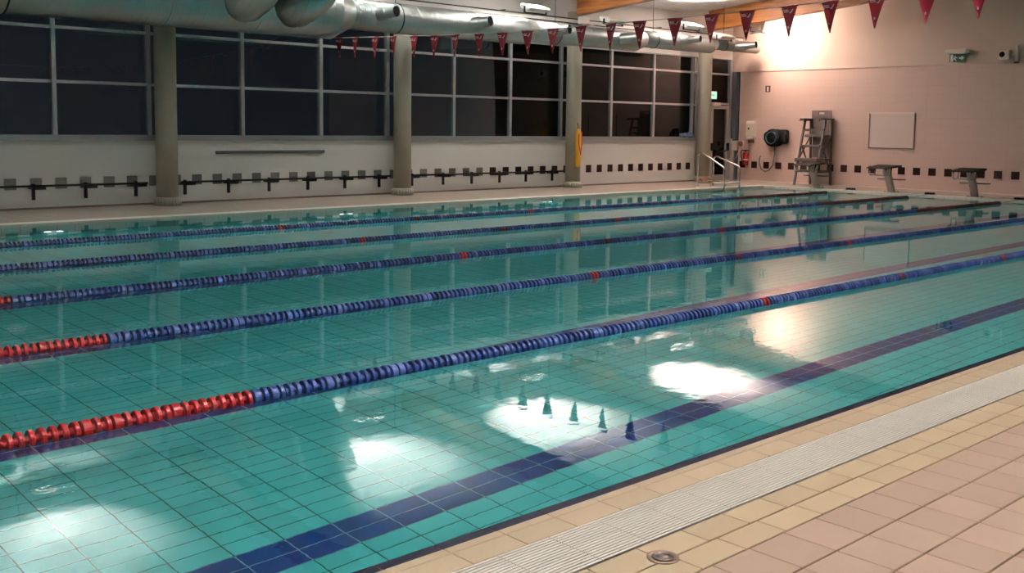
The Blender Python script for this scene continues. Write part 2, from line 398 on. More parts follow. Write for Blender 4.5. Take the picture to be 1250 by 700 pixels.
# overflow grate panels
gm = MB()
for k in range(16):
    yy = 2.275 + k * 0.0165
    gm.quadbox(-0.122, 0.122, yy, yy + 0.0112, -0.004, 0.019)
for xx in (-0.118, -0.04, 0.04, 0.112):
    gm.quadbox(xx, xx + 0.006, 2.275, 2.532, -0.012, 0.0145)
gme = gm.mesh('grate_panel'); gme.materials.append(M['grate'])
gr = empty('overflow_grate', (0, 0, 0)); tag(gr, 'white slatted overflow grate running between the tan deck tiles', 'grate')
xx = 0.2
while xx < EX - 0.15:
    share('grate_panel', gme, gr, (xx, 0, 0)); xx += 0.2465
# floor drain
dr = empty('floor_drain', (2.71, 2.15, 0.02)); tag(dr, 'small round dark drain set in the tan deck tiles', 'drain')
MB().lathe([(0.0, 0.0), (0.056, 0.0), (0.056, 0.004), (0.044, 0.005), (0.042, 0.002), (0.0, 0.002)], 28).build('rim', M['drain_rim'], dr)
MB().lathe([(0.0, 0.002), (0.038, 0.002), (0.037, 0.007), (0.027, 0.008), (0.026, 0.004), (0.019, 0.004), (0.018, 0.008), (0.0, 0.009)], 28).build('cover', M['drain_dark'], dr)

# ------------------------------------------------------------------ walls and ceiling
ww = MB()
ww.quadbox(BX, 23.62, WY, WY + 0.25, 0.0, 1.15)
wall_w = tag(ww.build('wall_window', M['plaster']), 'pale plaster wall below the windows', 'wall', kind='structure')
pw = MB(); pw.quadbox(BX, EX + 0.25, WY, WY + 0.25, 3.45, 4.8)
tag(pw.build('wall_clerestory', M['panel_wall']), 'light grey panelled wall above the windows', 'wall', kind='structure')
we = MB(); we.quadbox(EX, EX + 0.25, BY, 17.5, 0.0, 3.11)
wall_e = tag(we.build('wall_end', M['end_wall']), 'pinkish painted block wall behind the starting blocks', 'wall', kind='structure')
we2 = MB(); we2.quadbox(EX + 0.02, EX + 0.25, BY, WY + 0.25, 3.11, 7.0)
tag(we2.build('wall_end_upper', M['end_wall_upper']), 'smooth upper part of the end wall above the ledge', 'wall', kind='structure')
box('trim_1', EX - 0.022, EX + 0.05, BY, 17.5, 3.095, 3.13, M['end_wall_upper'])['kind'] = 'structure'
tag(box('wall_near', BX, EX, BY - 0.25, BY, 0.0, 7.0, M['near_wall']), kind='structure')
tag(box('wall_start', BX - 0.25, BX, BY - 0.25, WY + 0.25, 0.0, 7.0, M['plaster']), kind='structure')
bb = MB(); bb.quadbox(BX, 23.62, WY - 0.012, WY, 0.02, 0.055); tag(bb.build('baseboard_window', M['skirting']), kind='structure')
bb = MB(); bb.quadbox(EX - 0.01, EX, BY, 17.5, 0.02, 0.04); tag(bb.build('baseboard_end', M['board_edge']), kind='structure')
# ceiling with shallow panel ribs along the hall
cm = MB(); yy = WY + 0.25
prof = []
while yy > BY - 0.25:
    z = roof(yy); prof += [(yy, z), (yy - 0.27, roof(yy - 0.27)), (yy - 0.275, roof(yy - 0.275) + 0.012), (yy - 0.295, roof(yy - 0.295) + 0.012)]; yy -= 0.30
prof += [(BY - 0.25, 7.2), (WY + 0.25, 7.2)]
for i in range(len(prof) - 3):
    (a, za), (c, zc) = prof[i], prof[i + 1]; bse = len(cm.v)
    cm.v += [(BX - 0.25, a, za), (EX + 0.25, a, za), (EX + 0.25, c, zc), (BX - 0.25, c, zc)]; cm.f.append([bse, bse + 1, bse + 2, bse + 3]); cm.mi.append(0); cm.sm.append(False)
cm.quadbox(BX - 0.25, EX + 0.25, BY - 0.25, WY + 0.25, 7.0, 7.1)
tag(cm.build('ceiling', M['ceiling']), 'white sloping panelled ceiling', 'ceiling', kind='structure')
# outside ground
tag(box('ground_outside', -30, 45, WY + 0.25, 60, -0.4, -0.1, M['ground_dark']), kind='structure')

# roof beams
BEAM_LAB = {13.05: 'glulam roof beam resting above the column behind the pennants', 18.18: 'glulam roof beam above the column with the rescue tube', 23.35: 'glulam roof beam above the column by the glazed door',
            7.92: 'glulam roof beam above the column next to the branch ducts', 2.8: 'glulam roof beam over the shallow end, above the hidden column'}
for cx in COLX:
    o = MB().prism([(17.35, roof(17.35) - 0.52), (17.35, roof(17.35) + 0.02), (BY, roof(BY) + 0.02), (BY, roof(BY) - 0.52)], 'x', cx - 0.11, cx + 0.11).build('roof_beam', M['glulam'])
    tag(o, BEAM_LAB[cx], 'beam', 'roof beams', 'structure')

# columns
COL_LAB = {2.8: 'concrete column at the start of the window wall', 7.92: 'round concrete column by the end of the grey wall bar, near the branch ducts', 13.05: 'bare round concrete column between two black wall rails behind the pennants',
           18.18: 'round concrete column carrying the yellow rescue tube', 23.35: 'round concrete column beside the glazed door and pool steps'}
for cx in COLX:
    c = empty('column', (cx, 17.5, 0.02)); tag(c, COL_LAB[cx], 'column', 'concrete columns', 'structure')
    MB().lathe([(0.0, 0.0), (0.185, 0.0), (0.185, 4.2), (0.0, 4.2)], 28).build('shaft', M['column'], c)
    MB().lathe([(0.185, 0.0), (0.225, 0.0), (0.225, 0.13), (0.19, 0.15)], 28).build('base_collar', M['deck_far'] if False else M['column'], c)
    # moulded flutes of the collar
    fl = MB()
    for k in range(24):
        a = 2 * math.pi * k / 24; fl.tube([(0.226 * math.cos(a), 0.226 * math.sin(a), 0.0), (0.226 * math.cos(a), 0.226 * math.sin(a), 0.12)], 0.012, 6)
    tag(fl.build('collar_ribs', M['column'], c), kind='stuff')

# windows
def window(name, mull, x_left, x_right, z0, zs, z1, label):
    t = empty(name, (0, 0, 0)); tag(t, label, 'window', kind='structure')
    for mxx in mull:
        box('mullion', mxx - 0.035, mxx + 0.035, WY - 0.045, WY + 0.06, z0, z1, M['alu'], t)
    for z in zs:
        for a, bb_ in zip([x_left] + mull, mull + [x_right]):
            a2, b2 = a + (0.035 if a in mull else 0), bb_ - (0.035 if bb_ in mull else 0)
            if b2 - a2 > 0.05: box('transom', a2, b2, WY - 0.03, WY + 0.05, z - 0.025, z + 0.025, M['alu'], t)
    box('sill', x_left, x_right, WY - 0.07, WY + 0.06, z0 - 0.05, z0 + 0.05, M['alu_dark'], t)
    box('head', x_left, x_right, WY - 0.05, WY + 0.06, z1 - 0.03, z1, M['alu_dark'], t)
    lv = [z0 + 0.05] + zs + [z1 - 0.03]
    for a, bb_ in zip([x_left] + mull, mull + [x_right]):
        if bb_ - a < 0.15: continue
        for lo, hi in zip(lv[:-1], lv[1:]):
            box('pane', a, bb_, WY + 0.012, WY + 0.018, lo, hi, M['glass'], t)
    return t
window('window_1', [2.72, 4.43, 6.13, 7.74], 2.72, 7.92, 1.20, [2.13, 3.02], 3.45, 'dark window bay beyond the column next to the branch ducts')
window('window_2', [8.10, 9.54, 11.25, 12.87], 7.92, 13.05, 1.20, [2.13, 3.02], 3.45, 'dark window bay above the grey wall bar')
window('window_3', [13.23, 14.66, 16.35, 18.02], 13.05, 18.18, 1.20, [2.13, 3.02], 3.45, 'dark window bay above the last black wall rail')
window('window_4', [18.36, 19.83, 21.51, 23.17], 18.18, 23.35, 1.20, [2.13, 3.02], 3.45, 'dark window bay between the rescue tube and the door')
t = empty('window_5'); tag(t, 'tall narrow window beside and above the glazed door', 'window', kind='structure')
box('mullion', 23.62, 23.69, WY - 0.045, WY + 0.06, 0.02, 3.45, M['alu'], t)
box('mullion', 24.86, 24.96, WY - 0.06, WY + 0.06, 0.02, 3.45, M['alu'], t)
box('mullion', 25.10, 25.24, WY - 0.10, WY + 0.06, 0.02, 3.45, M['alu'], t)
box('transom', 23.69, 24.86, WY - 0.03, WY + 0.05, 3.0, 3.05, M['alu'], t)
box('transom', 23.69, 24.86, WY - 0.03, WY + 0.05, 2.16, 2.22, M['alu'], t)
box('pane', 23.69, 24.86, WY + 0.012, WY + 0.018, 2.22, 3.0, M['glass'], t); box('pane', 23.69, 24.86, WY + 0.012, WY + 0.018, 3.05, 3.42, M['glass'], t)
box('pane', 24.96, 25.10, WY + 0.012, WY + 0.018, 1.2, 3.42, M['glass'], t); box('infill_panel', 24.96, 25.10, WY - 0.02, WY + 0.02, 0.02, 1.2, M['white_plastic'], t)
box('infill_panel', 23.40, 23.62, WY, WY + 0.05, 0.02, 3.45, M['alu_dark'], t)
# door
d = empty('door_1', (0, 0, 0)); tag(d, 'dark glazed door with pale frame and push bar', 'door', kind='structure')
box('stile', 24.02, 24.12, WY - 0.05, WY + 0.02, 0.03, 2.14, M['door_frame'], d); box('stile', 24.74, 24.86, WY - 0.05, WY + 0.02, 0.03, 2.14, M['door_frame'], d)
box('rail', 24.12, 24.74, WY - 0.05, WY + 0.02, 2.04, 2.14, M['door_frame'], d); box('rail', 24.12, 24.74, WY - 0.05, WY + 0.02, 0.03, 0.17, M['door_frame'], d)
box('pane', 24.12, 24.74, WY - 0.02, WY - 0.012, 0.17, 2.04, M['glass'], d)
pb = MB().tube([(24.06, WY - 0.06, 0.98), (24.10, WY - 0.12, 0.92), (24.3, WY - 0.14, 0.84), (24.58, WY - 0.14, 0.84), (24.76, WY - 0.12, 0.92), (24.80, WY - 0.06, 0.98)], 0.018, 8).build('push_bar', M['black_metal'], d)
box('latch_box', 24.02, 24.10, WY - 0.11, WY - 0.05, 0.86, 1.08, M['black_metal'], d, 0.008); box('latch_box', 24.76, 24.84, WY - 0.11, WY - 0.05, 0.86, 1.08, M['black_metal'], d, 0.008)
box('side_panel', 23.69, 24.02, WY - 0.02, WY + 0.03, 0.02, 2.16, M['alu_dark'], d)
cl = box('door_closer', 24.03, 24.36, WY - 0.13, WY - 0.05, 2.12, 2.22, M['white_plastic'], d, 0.015)
# lit exit sign over the door
e = empty('exit_sign', (24.08, WY - 0.03, 2.42)); tag(e, 'small lit green exit sign above the glazed door', 'exit sign')
box('case', -0.16, 0.16, -0.03, 0.03, -0.11, 0.11, M['white_plastic'], e, 0.006); box('face', -0.145, 0.145, -0.035, -0.03, -0.095, 0.095, M['exit_lit'], e)
ar = MB(); ar.prism([(-0.11, -0.02), (-0.02, -0.02), (-0.02, -0.06), (0.05, 0.0), (-0.02, 0.06), (-0.02, 0.02), (-0.11, 0.02)], 'y', -0.039, -0.035); ar.build('arrow', M['exit_pale'], e)

# wall tiles (dark squares)
def wt_mesh(mat, axis):
    me = (MB().quadbox(-0.093, 0.093, -0.008, 0.0, -0.093, 0.093) if axis == 'w' else MB().quadbox(-0.008, 0.0, -0.093, 0.093, -0.093, 0.093)).mesh('wall_tile')
    me.materials.append(mat); return me
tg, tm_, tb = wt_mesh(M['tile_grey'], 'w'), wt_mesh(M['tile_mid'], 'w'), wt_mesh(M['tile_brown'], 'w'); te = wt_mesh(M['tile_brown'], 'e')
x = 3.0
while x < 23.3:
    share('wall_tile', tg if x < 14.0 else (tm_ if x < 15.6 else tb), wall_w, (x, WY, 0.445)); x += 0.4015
y = 17.33
for k in range(36):
    share('wall_tile', te, wall_e, (EX, 12.565 + 0.398 * 12 - 0.398 * k, 0.478))

# ------------------------------------------------------------------ spiral duct with nozzles
DY, DZ = 16.6, 3.58
duct = empty('ventilation_duct', (0, 0, 0)); tag(duct, 'galvanised spiral air duct hung along the tops of the windows', 'duct')
secs = [(-5.5, 10.6, 0.53, 3.58), (11.0, 15.4, 0.30, 3.55), (15.7, 20.2, 0.245, 3.56), (20.5, 22.8, 0.19, 3.645), (23.0, 24.55, 0.155, 3.69)]
secs = [(-5.5, 10.7, 0.50, 3.55), (11.1, 15.6, 0.29, 3.545), (15.9, 19.3, 0.235, 3.555), (19.6, 22.3, 0.20, 3.635), (22.5, 24.35, 0.15, 3.695)]
for i, (a, b_, r, z) in enumerate(secs):
    pr = [(r - 0.004, 0.0)]
    n = max(2, int((b_ - a) / 1.5))
    for k in range(n + 1):
        h = (b_ - a) * k / n; pr += [(r, h)]
    o = MB().lathe(pr, 40, 'x', (a, DY, z)).build('duct_section', M['duct'], duct)
    for k in range(1, n):
        h = a + (b_ - a) * k / n
        MB().lathe([(r + 0.001, h - 0.012), (r + 0.008, h - 0.008), (r + 0.008, h + 0.008), (r + 0.001, h + 0.012)], 40, 'x', (0, DY, z)).build('joint_band', M['duct'], o)
    if i + 1 < len(secs):
        a2, _, r2, z2 = secs[i + 1]; rd = MB().tube([(b_, DY, z), (a2, DY, z2)], [r, r2], 40, caps=False); rd.build('reducer', M['duct'], duct)
MB().lathe([(0.15, 0.0), (0.155, 0.01), (0.155, 0.05), (0.14, 0.07), (0.0, 0.075)], 40, 'x', (24.35, DY, 3.695)).build('end_cap', M['duct'], duct)
# nozzles
nd = Vector((0.62, -0.78, 0.10)).normalized()
for i, nx in enumerate([4.65, 7.0, 11.75, 14.1, 16.4, 18.75, 21.05, 23.45]):
    r = [s for s in secs if s[0] - 0.5 <= nx - 0.4 <= s[1] + 0.5][0]
    tip = Vector((nx, 15.95 if nx > 8 else 15.75, 3.60 if nx < 20 else 3.70)); L = 0.42 if nx > 10 else 0.40
    ax = Vector((0.25, -0.96, 0.08)).normalized(); base = tip - ax * max(0.42, (DY - r[2] * 0.6 - tip.y) / 0.885); rr = 0.115 if nx < 20 else 0.095
    o = MB().tube([base, base + (tip - base) * 0.55, base + (tip - base) * 0.62, tip], [rr * 1.15, rr * 1.12, rr * 0.95, rr * 0.88], 24, caps=False).build('nozzle', M['duct'], duct)
    q = tip - ax * 0.008
    MB().tube([q, q + ax * 0.004], [rr * 0.88, rr * 0.86], 24).build('nozzle_shade_disc', M['duct_dark'], o)  # solid black disc stands for the shade inside the nozzle mouth
    MB().tube([tip - ax * 0.012, tip + ax * 0.006], [rr * 0.93, rr * 0.93], 24, caps=False).build('nozzle_lip', M['duct'], o)
# branches rising to the plant room
for p0, p1, p2, p3, r_ in (((8.72, 16.6, 3.60), (8.74, 16.15, 3.60), (8.80, 15.75, 3.72), (8.95, 15.45, 4.75), 0.41), ((9.66, 16.6, 3.60), (9.70, 16.15, 3.60), (9.85, 15.78, 3.70), (10.05, 15.5, 4.75), 0.43)):
    p0, p1, p2, p3 = map(Vector, (p0, p1, p2, p3)); path = [p0, p1]
    for k in range(1, 6):
        q = k / 5; path.append(p1 * (1 - q) ** 2 + p2 * 2 * q * (1 - q) + (p2 + (p3 - p2) * 0.35) * q * q)
    path.append(p3)
    o = MB().tube(path, r_, 32).build('branch', M['duct'], duct)
    a1 = (p1 - p0).normalized(); MB().tube([p1 - a1 * 0.03, p1 + a1 * 0.03], [r_ + 0.015] * 2, 32, caps=False).build('branch_collar', M['duct'], o)
# hanger straps
for hx in (5.0, 12.2, 16.6, 20.0, 22.9):
    r = [s for s in secs if s[0] - 0.3 <= hx <= s[1] + 0.3][0]
    st = MB()
    st.lathe([(r[2] + 0.004, -0.012), (r[2] + 0.010, -0.012), (r[2] + 0.010, 0.012), (r[2] + 0.004, 0.012)], 40, 'x', (hx, DY, r[3])); st.tube([(hx, DY, r[3] + r[2]), (hx, DY, roof(DY))], 0.006, 6)
    st.build('hanger', M['black_metal'], duct)

# black service pipes on the rail above the duct
sp = empty('service_rail', (0, 0, 0)); tag(sp, 'pair of thin black pipes running above the air duct with a white junction box', 'pipe')
MB().tube([(BX + 0.1, 17.22, 4.02), (24.7, 17.22, 4.02)], 0.012, 8).build('pipe', M['black_metal'], sp)
MB().tube([(BX + 0.1, 17.18, 3.91), (24.7, 17.18, 3.91)], 0.012, 8).build('pipe', M['black_metal'], sp)
MB().quadbox(BX + 0.1, 24.7, 17.24, 17.28, 3.925, 4.005).build('tray', M['white_housing'], sp)
box('junction_box', 17.93, 18.18, 17.02, 17.18, 3.90, 4.08, M['white_housing'], sp, 0.02)
for bx in (5.4, 10.6, 15.6, 18.2, 21.0, 22.6): MB().quadbox(bx - 0.02, bx + 0.02, 17.16, 17.8, 4.03, 4.05).build('bracket', M['black_metal'], sp)

# ------------------------------------------------------------------ floodlights (uplights)
def flood(x, y, z, watt, col, label, group, toward=-1, lit=True, name='floodlight'):
    t = empty(name, (x, y, z)); tag(t, label, 'light', group)
    tilt = math.radians(18) * toward
    rot = (-tilt, 0, 0)
    MB().prism([(-0.17, -0.01), (-0.12, -0.07), (0.12, -0.07), (0.17, -0.01), (0.17, 0.02), (-0.17, 0.02)], 'x', -0.30, 0.30).build('housing', M['white_housing'], t, rot=rot, bevel=0.01)
    MB().quadbox(-0.27, 0.27, -0.15, 0.15, 0.020, 0.026).build('lens', M['lens'] if lit else M['white_plastic'], t, rot=rot)
    yk = MB(); yk.quadbox(-0.33, -0.31, -0.02, 0.02, -0.12, 0.0); yk.quadbox(0.31, 0.33, -0.02, 0.02, -0.12, 0.0); yk.quadbox(-0.33, 0.33, -0.02, 0.02, -0.14, -0.12); yk.build('yoke', M['black_metal'], t)
    if lit:
        l = bpy.data.lights.new('flood_lamp', 'AREA'); l.shape = 'RECTANGLE'; l.size = 0.5; l.size_y = 0.26; l.spread = math.radians(125); l.energy = watt; l.color = col
        lo = bpy.data.objects.new('flood_lamp', l); C.objects.link(lo); lo.parent = t
        # aim upwards, leaning over the pool
        dirv = Vector((0, math.sin(math.radians(18)) * toward, math.cos(math.radians(18))))
        lo.location = dirv * 0.04; lo.rotation_euler = dirv.to_track_quat('-Z', 'Y').to_euler()
    return t
FL = ['white floodlight above the duct, shining on the ceiling in the far shallow bay', 'white floodlight above the duct by the branch ducts', 'white floodlight above the duct over the last black wall rail', 'white floodlight above the duct between the last two roof beams']
for (x, y, z, wt, col), lab in zip(FLOODS, FL): flood(x, y, z, wt, col, lab, 'floodlights above the duct', -1)
for i, (x, y, z, wt, col) in enumerate(ADDED_FLOODS): flood(x, y, z, wt, col, 'unseen floodlight added over the near walkway, lighting the ceiling', 'unseen floodlights added over the near walkway', 1)
# last floodlight in the corner washes the end wall
t = flood(23.86, 16.2, 4.20, 38, WARM, 'white floodlight in the corner washing the end wall', 'floodlights above the duct', -1)
for ch in t.children:
    dv = Vector((0.86, -0.42, -0.28)).normalized()
    if ch.type == 'LIGHT': ch.data.spread = math.radians(170); ch.location = dv * 0.05; ch.rotation_euler = dv.to_track_quat('-Z', 'Y').to_euler()
    elif not ch.name.startswith('yoke'): ch.rotation_euler = dv.to_track_quat('Z', 'Y').to_euler()
flood(18.2, 16.3, 3.97, 0, NEUT, 'small unlit white floodlight beside the white junction box', 'floodlights above the duct', -1, lit=False)
flood(22.5, 16.3, 3.90, 0, NEUT, 'unlit white floodlight below the last roof beam', 'floodlights above the duct', -1, lit=False)

# ------------------------------------------------------------------ backstroke pennants
FX = 11.0
FY = [16.74, 16.2, 15.57, 15.03, 14.43, 13.85, 13.31, 12.71, 12.16, 11.59, 11.04, 10.47, 9.89, 9.37, 8.76, 8.17, 7.63, 7.03, 6.49, 5.91, 5.33, 4.77, 4.2, 3.65, 3.1]
pts = [(17.3, 3.15), (16.74, 3.10), (15.03, 3.03), (13.3, 2.965), (12.0, 2.935), (10.5, 2.93), (8.8, 2.93), (7.0, 2.96), (4.77, 3.02), (3.0, 3.09), (-3.1, 3.4)]
def fz(y):
    for (ya, za), (yb, zb) in zip(pts[:-1], pts[1:]):
        if yb <= y <= ya: return za + (zb - za) * (ya - y) / (ya - yb)
    return 3.0
pl = empty('pennant_line', (0, 0, 0)); tag(pl, 'line of red triangular pennants strung across the pool', 'bunting')
MB().tube([(FX, yy, zz) for yy, zz in [(17.75, 3.17)] + pts], 0.006, 6).build('cord', M['cord'], pl)
fm = MB()
# slightly curved cloth triangle
N = 5
for s_, off in ((1, 0.0), ):
    for r_ in range(N + 1):
        tt = r_ / N; hw = 0.118 * (1 - tt) + 0.004; zz = -0.36 * tt
        for k in range(5):
            u = -1 + 2 * k / 4; fm.v.append((0.010 * math.sin(u * 2.2 + tt * 2.0), u * hw, zz))
    for r_ in range(N):
        for k in range(4):
            a = r_ * 5 + k; fm.f.append([a, a + 1, a + 6, a + 5]); fm.mi.append(0); fm.sm.append(True)
fme = fm.mesh('pennant'); fme.materials.append(M['flag_red'])
hem = MB().tube([(0, -0.12, 0), (0, 0.12, 0)], 0.009, 6).mesh('hem'); hem.materials.append(M['flag_red'])
pr = MB()
for sx in (-0.014,):
    pr.quadbox(sx - 0.001, sx, 0.005, 0.078, -0.052, -0.040); pr.quadbox(sx - 0.001, sx, 0.000, 0.070, -0.071, -0.060)
    pr.prism([(-0.004, -0.078), (-0.028, -0.070), (-0.050, -0.040), (-0.066, -0.034), (-0.056, -0.060), (-0.030, -0.088)], 'x', sx - 0.001, sx)
    pr.quadbox(sx - 0.001, sx, -0.010, 0.010, -0.265, -0.235)
prm = pr.mesh('print'); prm.materials.append(M['flag_print'])
for k, yy in enumerate(FY):
    o = share('pennant', fme, pl, (FX, yy, fz(yy) - 0.004)); o.rotation_euler = (0, random.uniform(-0.06, 0.06), random.uniform(-0.14, 0.14))
    share('hem', hem, o, (0, 0, 0)); tag(share('print', prm, o, (0, 0, 0)), kind='stuff')

# ------------------------------------------------------------------ lane ropes
R = 0.050
def disc_mesh(mat, seg, wide=False):
    hw = 0.0120
    if wide: prof = [(0.014, -0.021), (R * 0.96, -0.020), (R, -0.012), (R, 0.012), (R * 0.96, 0.020), (0.014, 0.021)]
    else: prof = [(0.010, -0.0255), (R * 0.45, -0.025), (R * 0.48, -0.009), (R * 0.93, -hw), (R, -hw + 0.004), (R, hw - 0.004), (R * 0.93, hw), (R * 0.48, 0.009), (R * 0.45, 0.025), (0.010, 0.0255)]
    mb = MB().lathe(prof, seg, 'x', smooth=False); me = mb.mesh('float_disc'); me.materials.append(mat); return me, mb
mats = {'r': M['float_red'], 'd': M['float_darkred'], 'b': M['float_blue'], 'g': M['float_grey']}
dm = {(k, wd): disc_mesh(v, 24, wd)[0] for k, v in mats.items() for wd in (False, True)}
low = {wd: disc_mesh(M['float_blue'], 10, wd)[1] for wd in (False, True)}
keys = 'rdbg'
ROPES = [(4.93, 'lane rope closest to the tan walkway, thick blue and red floats', 260), (6.89, 'second lane rope out from the tan walkway, blue with red end', 150),
         (8.89, 'middle lane rope of the five, blue floats with red ends', 0), (10.88, 'second lane rope from the window-side deck, blue floats', 0),
         (12.87, 'lane rope nearest the window-side deck, blue floats', 0)]
for ry, lab, npart in ROPES:
    rp = empty('lane_rope', (0, ry, 0.010)); tag(rp, lab, 'lane rope', 'lane ropes')
    zs = 0.0
    MB().tube([(X0 + 0.02, 0, 0.02), (X0 + 0.6, 0, 0.0), (22.0, 0, 0.0), (X1 + 0.0, 0, 0.035)], 0.006, 6).build('cable', M['cable'], rp)
    st = MB(); x = X0 + 0.5; i = 0; used = 0
    while x < 21.98:
        k = 'b'
        if x < 2.66: k = 'r'
        elif x > 18.3: k = 'd'
        elif abs(x - 7.47) < 0.05 or abs(x - 12.34) < 0.05: k = 'r'
        elif abs(x - 9.87) < 0.05: k = 'd'
        wd = (i % 9 == 4) or (i % 17 == 2)
        if k == 'b' and (wd or random.random() < 0.25): k = 'g'
        if npart and x > 0.9 and used < npart and not (k == '?'):
            o = share('float_disc', dm[(k, wd)], rp, (x, 0, random.uniform(-0.002, 0.002))); o.rotation_euler = (random.uniform(0, 6), random.uniform(-0.05, 0.05), random.uniform(-0.07, 0.07)); used += 1
        else:
            src = low[wd]; bse = len(st.v); jz = random.uniform(-0.002, 0.002)
            st.v += [(vx + x, vy, vz + jz) for vx, vy, vz in src.v]; st.f += [[bse + q for q in fc] for fc in src.f]
            st.mi += [keys.index(k)] * len(src.f); st.sm += src.sm
        x += 0.050; i += 1
    tag(st.build('float_run', [mats[k] for k in keys], rp), kind='stuff')
# rope anchors on the end deck
for ry, lab in ((12.99, 'small dark rope anchor box between the lifeguard chair and the block under the notice board'), (11.0, 'small dark rope anchor box on the deck between the two farther starting blocks'), (9.0, 'small dark rope anchor box beyond the block under the exit sign')):
    a = empty('rope_anchor', (23.3, ry, 0.02)); tag(a, lab, 'anchor', 'rope anchors on the end deck')
    box('box', -0.08, 0.08, -0.09, 0.09, 0.0, 0.055, M['black_rubber'], a, 0.008); box('plate', -0.10, 0.10, -0.11, 0.11, 0.0, 0.012, M['grey_plastic_dark'], a)
# underwater wall fittings on the far side
for fx, lab in ((5.2, 'pair of white round pool-wall fittings beside the column near the branch ducts'), (10.15, 'pair of white round pool-wall fittings below the grey wall bar'), (15.1, 'pair of white round pool-wall fittings close to the rescue tube column')):
    t = empty('pool_fitting', (fx, YF, -0.88)); tag(t, lab, 'pool fitting', 'white fittings on the far pool wall')
    for s in (-1, 1): MB().lathe([(0.0, -0.035), (0.035, -0.035), (0.045, -0.02), (0.045, 0.0)], 20, 'y', (s * 0.085, 0, 0)).build('cap', M['fitting_lit'], t)
    box('link', -0.085, 0.085, -0.015, 0.0, -0.012, 0.012, M['fitting_white'], t)

# ------------------------------------------------------------------ window wall fittings
def wall_rail(x0, x1, posts, label):
    t = empty('wall_rail', (0, 17.62, 0)); tag(t, label, 'rail', 'black rails on the window wall')
    MB().tube([(x0, 0, 0.415), (x1, 0, 0.415)], 0.019, 10).build('pipe', M['black_metal'], t)
    for px in posts:
        b_ = MB(); b_.quadbox(px - 0.026, px + 0.026, -0.01, 0.03, 0.19, 0.455); b_.quadbox(px - 0.026, px + 0.026, 0.0, 0.18, 0.36, 0.40)
        o = b_.build('bracket', M['black_metal'], t, bevel=0.004)
        box('arm', px + 0.026, px + 0.19, -0.02, 0.03, 0.355, 0.400, M['black_metal'], o)
wall_rail(2.9, 7.62, [3.15, 4.0, 4.86, 5.71, 6.55, 7.41], 'black pipe rail on brackets past the column by the branch ducts')
wall_rail(8.24, 12.84, [8.31, 9.16, 10.0, 10.85, 11.71, 12.55], 'black pipe rail on brackets below the grey wall bar')
wall_rail(13.36, 17.98, [13.4, 14.25, 15.07, 15.91, 16.74, 17.61], 'black pipe rail on brackets ending at the rescue tube column')
g = empty('wall_bar', (0, WY, 0.935)); tag(g, 'slim grey bar fixed to the plaster wall under the windows', 'rail')
box('bar', 8.98, 11.32, -0.05, -0.02, -0.028, 0.028, M['grey_bar'], g, 0.006)
for px in (9.2, 10.15, 11.1): box('spacer', px - 0.02, px + 0.02, -0.02, 0.0, -0.015, 0.015, M['grey_bar'], g)
# rescue tube on the column
t = empty('rescue_tube', (18.08, 17.23, 0.52)); tag(t, 'yellow rescue tube with red strap hanging on the column', 'rescue tube')
MB().tube([(0, 0, 0.0), (0.0, 0, 0.03), (0.0, 0, 0.15), (0.005, 0, 0.45), (0.0, 0, 0.80), (0.0, 0, 0.89), (0, 0, 0.92)], [0.02, 0.055, 0.07, 0.072, 0.07, 0.05, 0.015], 16).build('foam_body', M['yellow'], t)
MB().tube([(-0.045, -0.062, 0.80), (-0.05, -0.066, 0.55), (0.0, -0.085, 0.30), (0.05, -0.066, 0.55), (0.045, -0.062, 0.86)], 0.013, 8).build('strap', M['strap_red'], t)
MB().tube([(0, 0, 0.90), (0.0, 0.02, 1.02), (0, 0.05, 1.06)], 0.008, 6).build('hook', M['black_metal'], t)
# blue cloth on the sill, brown bundle on the deck
cb = MB()
for k in range(9):
    a = k / 8; cb.tube([(-0.26 + 0.5 * a, -0.05 - 0.02 * math.sin(k * 2.1), 0.03 + 0.02 * math.sin(k * 1.7)), (-0.18 + 0.5 * a, 0.0, 0.07 + 0.03 * math.sin(k * 2.9)), (-0.10 + 0.42 * a, 0.03, 0.035)], [0.03, 0.045, 0.028], 8)
o = cb.build('cloth', M['cloth_blue'], None, (22.85, WY - 0.05, 1.235)); tag(o, 'crumpled blue cloth lying on the window sill by the door', 'cloth')
cb = MB()
for k in range(5): cb.tube([(-0.2, 0.02 * k, 0.035 + 0.018 * k), (0, 0.015 * k, 0.045 + 0.022 * k), (0.22 - 0.03 * k, 0.0, 0.035 + 0.015 * k)], [0.03, 0.04, 0.03], 8)
o = cb.build('folded_mat', M['bundle'], None, (22.9, 17.0, 0.02)); tag(o, 'small brown folded bundle on the deck at the column foot', 'bundle')

# ------------------------------------------------------------------ pool steps with handrails
t = empty('pool_steps', (21.16, 15.25, 0.02)); tag(t, 'stainless steel pool steps with two sloping handrails', 'pool steps')
for i, (dx, zt, zl) in enumerate(((0.0, 0.86, 0.50), (0.64, 0.76, 0.51))):
    MB().tube([(dx, 0.75, 0.0), (dx, 0.75, zt - 0.10), (dx, 0.73, zt - 0.03), (dx, 0.68, zt), (dx, 0.60, zt - 0.01), (dx, 0.0, zl + 0.03), (dx, -0.05, zl), (dx, -0.06, zl - 0.06), (dx, -0.06, -0.75)], 0.021, 10).build('handrail', M['steel'], t)
    MB().lathe([(0.05, 0.0), (0.05, 0.012), (0.022, 0.02)], 16, 'z', (dx, 0.75, 0.0)).build('foot_flange', M['steel'], t)
    MB().tube([(dx, 0.75, 0.12), (dx, -0.06, 0.12)], 0.014, 8).build('lower_bar', M['steel'], t)
    MB().tube([(dx, 0.35, 0.0), (dx, 0.35, 0.12)], 0.014, 8).build('short_post', M['steel'], t)
